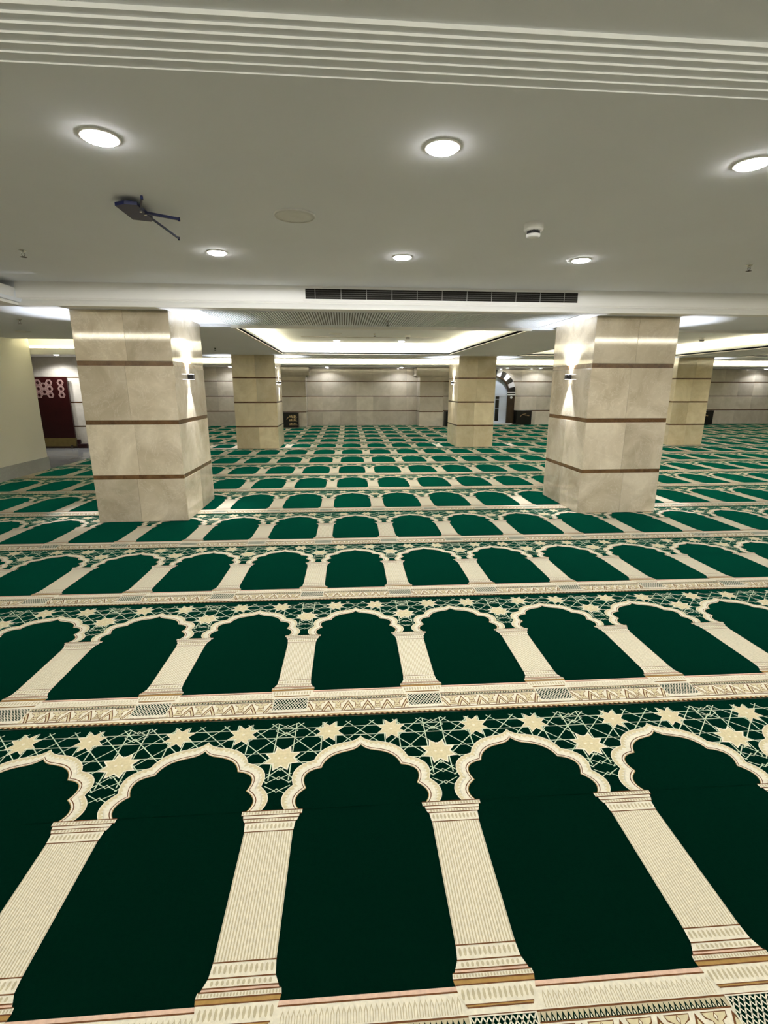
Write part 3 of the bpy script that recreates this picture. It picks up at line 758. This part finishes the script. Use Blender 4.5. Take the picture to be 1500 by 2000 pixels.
# access disc on the left low ceiling
m = MB(); m.lathe([(0.09, 0), (0.09, -0.004), (0.08, -0.007), (0.002, -0.007)], n=32)
o = m.build('ceiling_cover_disc', 'grill'); o.location = (-4.06, 7.02, ZS); tag(o, 'thin round cover on the low left ceiling above the plastered wall', 'cover disc')
# slot diffusers in the coffers
for (x0, x1, y, lb) in ((-0.78, 2.02, 8.36, 'long dark slot air diffuser in the central coffer, the nearer one'), (-0.75, 2.02, 9.68, 'long dark slot air diffuser in the central coffer, the farther one')):
    e = empty('slot_diffuser', ((x0+x1)/2, y, ZC)); tag(e, lb, 'air diffuser', 'slot diffusers in the coffer'); hx = (x1-x0)/2
    m = MB(); m.box(-hx, hx, -0.045, -0.032, -0.006, 0); m.box(-hx, hx, 0.032, 0.045, -0.006, 0); m.box(-hx-0.01, -hx, -0.045, 0.045, -0.006, 0); m.box(hx, hx+0.01, -0.045, 0.045, -0.006, 0); m.build('frame', 'white', e)
    m = MB(); m.box(-hx, hx, -0.032, 0.032, -0.003, -0.001); m.build('slot', 'dark', e)
# beam air vent
e = empty('air_vent', (0.97, YF+0.012, 2.16)); tag(e, 'long horizontal louvred air vent on the beam above the two near pillars', 'air vent')
hw, hh = 1.30, 0.088
m = MB()
m.box(-hw-0.022, hw+0.022, -0.006, 0.0, -0.014, 0.0, bev=0.0015); m.box(-hw-0.022, hw+0.022, -0.006, 0.0, hh, hh+0.012, bev=0.0015)
m.box(-hw-0.022, -hw, -0.006, 0.0, 0, hh, bev=0.0015); m.box(hw, hw+0.022, -0.006, 0.0, 0, hh, bev=0.0015); m.build('frame', 'white', e)
m = MB(); m.box(-hw, hw, -0.0012, -0.0004, 0, hh); m.build('duct_backing', 'dark', e)
m = MB()
for k in range(4):
    z = 0.016+k*0.0185; m.box(-hw, hw, -0.0052, -0.0044, z-0.0006, z+0.0006)
m.build('louvre', 'louv', e)
for k in range(12):
    x = -hw+0.09+k*0.2375
    if x < hw-0.02:
        m = MB(); m.box(x-0.0025, x+0.0025, -0.0064, -0.0050, 0.0, hh); m.build('divider', 'louv', e)
# dark blue bracket hanging from the ceiling
e = empty('ceiling_bracket', (-1.05, 2.95, ZC)); tag(e, 'dark blue folded metal bracket with three thin arms on the ceiling at upper left', 'bracket')
BR_ = lambda x, y, z: (x+1.05, y-2.95, z-ZC)
zb = 2.236
m = MB(); pl = [(-1.100, 2.812), (-1.045, 2.786), (-0.988, 2.795), (-0.992, 2.90), (-0.990, 3.010), (-1.010, 3.048), (-1.097, 3.022)]
top = [BR_(x, y, zb+0.012) for x, y in pl]; bot = [BR_(x, y, zb-0.004) for x, y in pl]
m.face(list(top)); m.face(list(reversed(bot)))
for k in range(len(pl)): m.face([bot[k], bot[(k+1) % 7], top[(k+1) % 7], top[k]])
m.build('plate', 'navy', e)
m = MB(); m.lathe([(0.022, 0.012-0.036), (0.022, -0.008), (0.03, -0.006), (0.03, 0.0)], c=(0.0, -0.06, 0), n=20)
m.build('mount', 'navy', e)
for a, b, ww in (((-1.000, 2.915, zb), (-0.850, 2.992, zb-0.004), (0.016, 0.012)), ((-0.996, 3.012, zb), (-0.962, 3.345, zb-0.006), (0.010, 0.010)), ((-0.995, 2.86, zb), (-0.937, 2.722, zb+0.006), (0.009, 0.009))):
    m = MB(); m.rod(BR_(*a), BR_(*b), 0.005, w=ww); m.lathe([(0.006, -0.010), (0.006, 0.008)], c=BR_(*b), n=10); m.build('arm', 'navy', e)
for x, y in ((-1.005, 2.885), (-0.999, 2.93)):
    m = MB(); m.lathe([(0.007, -0.008), (0.007, -0.003)], c=BR_(x, y, zb), n=12); m.build('bolt', 'chrome', e)

# ------------------------------------------------------------------ arched doorway on the back wall
AX, AY = 5.61, YW-0.0
e = empty('arched_doorway', (AX, AY, 0)); tag(e, 'tall arched doorway with black and white striped arch on the back wall', 'doorway')
R0, R1, ZA = 0.525, 0.81, 1.20
nv = 13
for k in range(nv):
    a0, a1 = PI*k/nv, PI*(k+1)/nv; m = MB(); S = 4; g = 0.004
    for q in range(S):
        b0 = a0+g+(a1-a0-2*g)*q/S; b1 = a0+g+(a1-a0-2*g)*(q+1)/S
        P4 = [(R0+0.05, b0), (R1, b0), (R1, b1), (R0+0.05, b1)]
        fr = [(r*math.cos(a), -0.10, ZA+r*math.sin(a)) for r, a in P4]; bk = [(x, 0.0, z) for x, _, z in fr]
        m.face(fr)
        for i in range(4): m.face([fr[i], bk[i], bk[(i+1) % 4], fr[(i+1) % 4]])
    m.build('voussoir', 'vblack' if k % 2 == 0 else 'vwhite', e)
m = MB(); S = 40
for q in range(S):
    a0, a1 = PI*q/S, PI*(q+1)/S
    for (ra, rb, y) in ((R0, R0+0.05, -0.12),):
        f4 = [(ra*math.cos(a0), y, ZA+ra*math.sin(a0)), (rb*math.cos(a0), y, ZA+rb*math.sin(a0)), (rb*math.cos(a1), y, ZA+rb*math.sin(a1)), (ra*math.cos(a1), y, ZA+ra*math.sin(a1))]
        m.face(f4); m.face([(f4[0][0], 0, f4[0][2]), f4[0], f4[3], (f4[3][0], 0, f4[3][2])]); m.face([f4[1], (f4[1][0], 0, f4[1][2]), (f4[2][0], 0, f4[2][2]), f4[2]])
m.build('arch_moulding', 'brownst', e)
for s in (1, -1):
    m = MB(); a, b = sorted((s*R0, s*R1)); m.box(a, b, -0.10, 0, 0.06, 1.08); m.build('jamb', 'brownst', e)
    a2, b2 = sorted((s*(R0-0.01), s*(R1+0.015)))
    m = MB(); m.box(a2, b2, -0.125, 0, 1.08, 1.125); m.box(a2, b2, -0.125, 0, 1.165, 1.20); m.build('impost', 'vwhite', e)
    m = MB(); m.box(a, b, -0.11, 0, 1.125, 1.165); m.build('impost_band', 'vblack', e)
    m = MB(); m.lathe([(0.045, -0.02), (0.045, 0.0), (0.03, 0.0)], c=(s*0.67, -0.10, 1.0), n=20, axis='Y'); m.build('rosette', 'vwhite', e)
# tympanum
m = MB(); pts = [(R0*math.cos(PI*k/32), -0.03, ZA+R0*math.sin(PI*k/32)) for k in range(33)]
m.face(pts); m.box(-R0, R0, -0.05, 0, 1.05, 1.20); m.build('tympanum', 'frost', e)
m = MB(); m.box(-R0, R0, -0.04, 0.0, 0.06, 1.05); m.build('door_frame', 'frost', e)
for k, (xa, xb) in enumerate(((-0.34, -0.22), (-0.13, -0.01), (0.09, 0.23))):
    m = MB(); m.box(xa, xb, -0.048, -0.040, 0.13, 1.04); p_ = m.build('glass_panel', 'vblack', e)
    m = MB(); m.box(xa, xb, -0.052, -0.048, 0.60, 0.612); m.box(xa, xb, -0.052, -0.048, 0.93, 0.94); m.build('glazing_bar', 'frost', p_)
m = MB(); m.box(-R0-0.16, R0+0.16, -0.30, 0, 0.0045, 0.055, bev=0.006); m.build('step', 'vwhite', e)

# ------------------------------------------------------------------ low black book cabinets along the back wall
def cabinet(x0, x1, y1, h, label, shelves=True):
    d = 0.32; e = empty('book_cabinet', ((x0+x1)/2, y1-d/2, 0.0045)); tag(e, label, 'cabinet', 'low black book cabinets'); hx = (x1-x0)/2
    m = MB(); m.box(-hx, hx, d/2-0.02, d/2, 0, h); m.box(-hx, -hx+0.025, -d/2, d/2-0.02, 0, h); m.box(hx-0.025, hx, -d/2, d/2-0.02, 0, h)
    m.box(-hx+0.025, hx-0.025, -d/2, d/2-0.02, 0, 0.05); m.box(-hx-0.01, hx+0.01, -d/2-0.01, d/2, h, h+0.022, bev=0.004); m.build('carcass', 'ebony', e)
    m = MB(); m.box(-hx+0.025, hx-0.025, -d/2+0.004, -d/2+0.02, 0.05, h); m.build('front_panel', 'ebony', e)
    m = MB(); yy = -d/2+0.002
    if shelves:
        for zz in (0.10, 0.235, 0.37):
            for k in range(5):
                xx = -hx*0.15+k*hx*0.19; m.box(xx, xx+hx*0.13, yy, yy+0.003, zz, zz+0.055 if k % 2 else zz+0.04)
        for zz in (0.085, 0.215, 0.35): m.box(-hx*0.2, hx*0.86, yy, yy+0.003, zz, zz+0.008)
    for k in range(9):
        a = PI*0.05+PI*0.5*k/9; r = hx*0.72
        xx, zz = hx*0.25-r*math.cos(a), h*0.55+r*0.62*math.sin(a)
        m.box(xx-0.016, xx+0.016, yy, yy+0.003, zz-0.007, zz+0.007)
    for k in range(4): m.box(-hx*0.05+k*0.06, -hx*0.05+k*0.06+0.035, yy, yy+0.003, h*0.70-k*0.012, h*0.70-k*0.012+0.03)
    m.build('gold_ornament', 'gold', e)
cabinet(-2.10, -1.56, 17.85, 0.49, 'low black book cabinet with gold shelf ornament, in front of the left pilaster')
cabinet(6.445, 7.02, YW-0.03, 0.51, 'low black book cabinet with dim ornament, right beside the arched doorway', False)
cabinet(3.64, 4.10, 18.0, 0.51, 'low black book cabinet peeping out left of the second-row pillar before the arched door', False)
cabinet(13.05, 13.85, 18.1, 0.51, 'low black book cabinet at the far right, against the grey wall', False)

# ------------------------------------------------------------------ dark red wooden screen in the alcove
e = empty('wooden_screen', (-6.58, 12.02, -0.009)); tag(e, 'dark red wooden screen with pale hexagon fretwork on top, standing in the left alcove', 'screen'); hx = 0.39
m = MB(); m.box(-hx-0.3, hx, -0.02, 0.02, 0.235, 1.60); m.build('panel', 'maroon', e)
m = MB()
def hexring(cx, cz, r, wd):
    for k in range(6):
        a0, a1 = PI/3*k, PI/3*(k+1)
        f4 = [(cx+r*math.cos(a0), -0.026, cz+r*math.sin(a0)), (cx+r*math.cos(a1), -0.026, cz+r*math.sin(a1)), (cx+(r-wd)*math.cos(a1), -0.026, cz+(r-wd)*math.sin(a1)), (cx+(r-wd)*math.cos(a0), -0.026, cz+(r-wd)*math.sin(a0))]
        m.face(f4); b4 = [(x, -0.0195, z) for x, y, z in f4]
        m.face([f4[1], f4[0], b4[0], b4[1]]); m.face([f4[3], f4[2], b4[2], b4[3]])
r = 0.075
for c in range(-6, 4):
    for rw in range(4):
        cx = c*r*1.62; cz = 1.20+rw*r*1.80+(r*0.9 if c % 2 else 0)
        if cz > 1.53 or cx < -hx-0.25 or cx > hx-0.07: continue
        if 0.02 < cx < 0.17 and cz < 1.46: continue
        hexring(cx, cz, r*1.0, 0.020)
        hexring(cx, cz, r*0.62, 0.008)
m.build('fretwork', 'latt_w', e)
m = MB(); m.box(-hx-0.3, hx+0.005, -0.035, 0.035, 0.045, 0.235); m.build('plinth', 'goldw', e)
m = MB(); m.box(-hx-0.3, hx+0.03, -0.045, 0.045, 0.0, 0.045); m.build('base_rail', 'brownst', e)
for xx in (hx-0.07,):
    m = MB(); m.lathe([(0.02, -0.0), (0.028, 0.03), (0.02, 0.07)], c=(xx, -0.07, 0), n=14); m.build('foot', 'brownst', e)
m = MB(); m.box(hx+0.03, hx+0.25, -0.05, 0.03, 0.0, 0.10, bev=0.01); m.box(hx+0.03, hx+0.10, -0.04, 0.03, 0.10, 0.20, bev=0.01); m.build('side_object', 'maroon', e)  # low dark object beside the screen, built like a foot of it
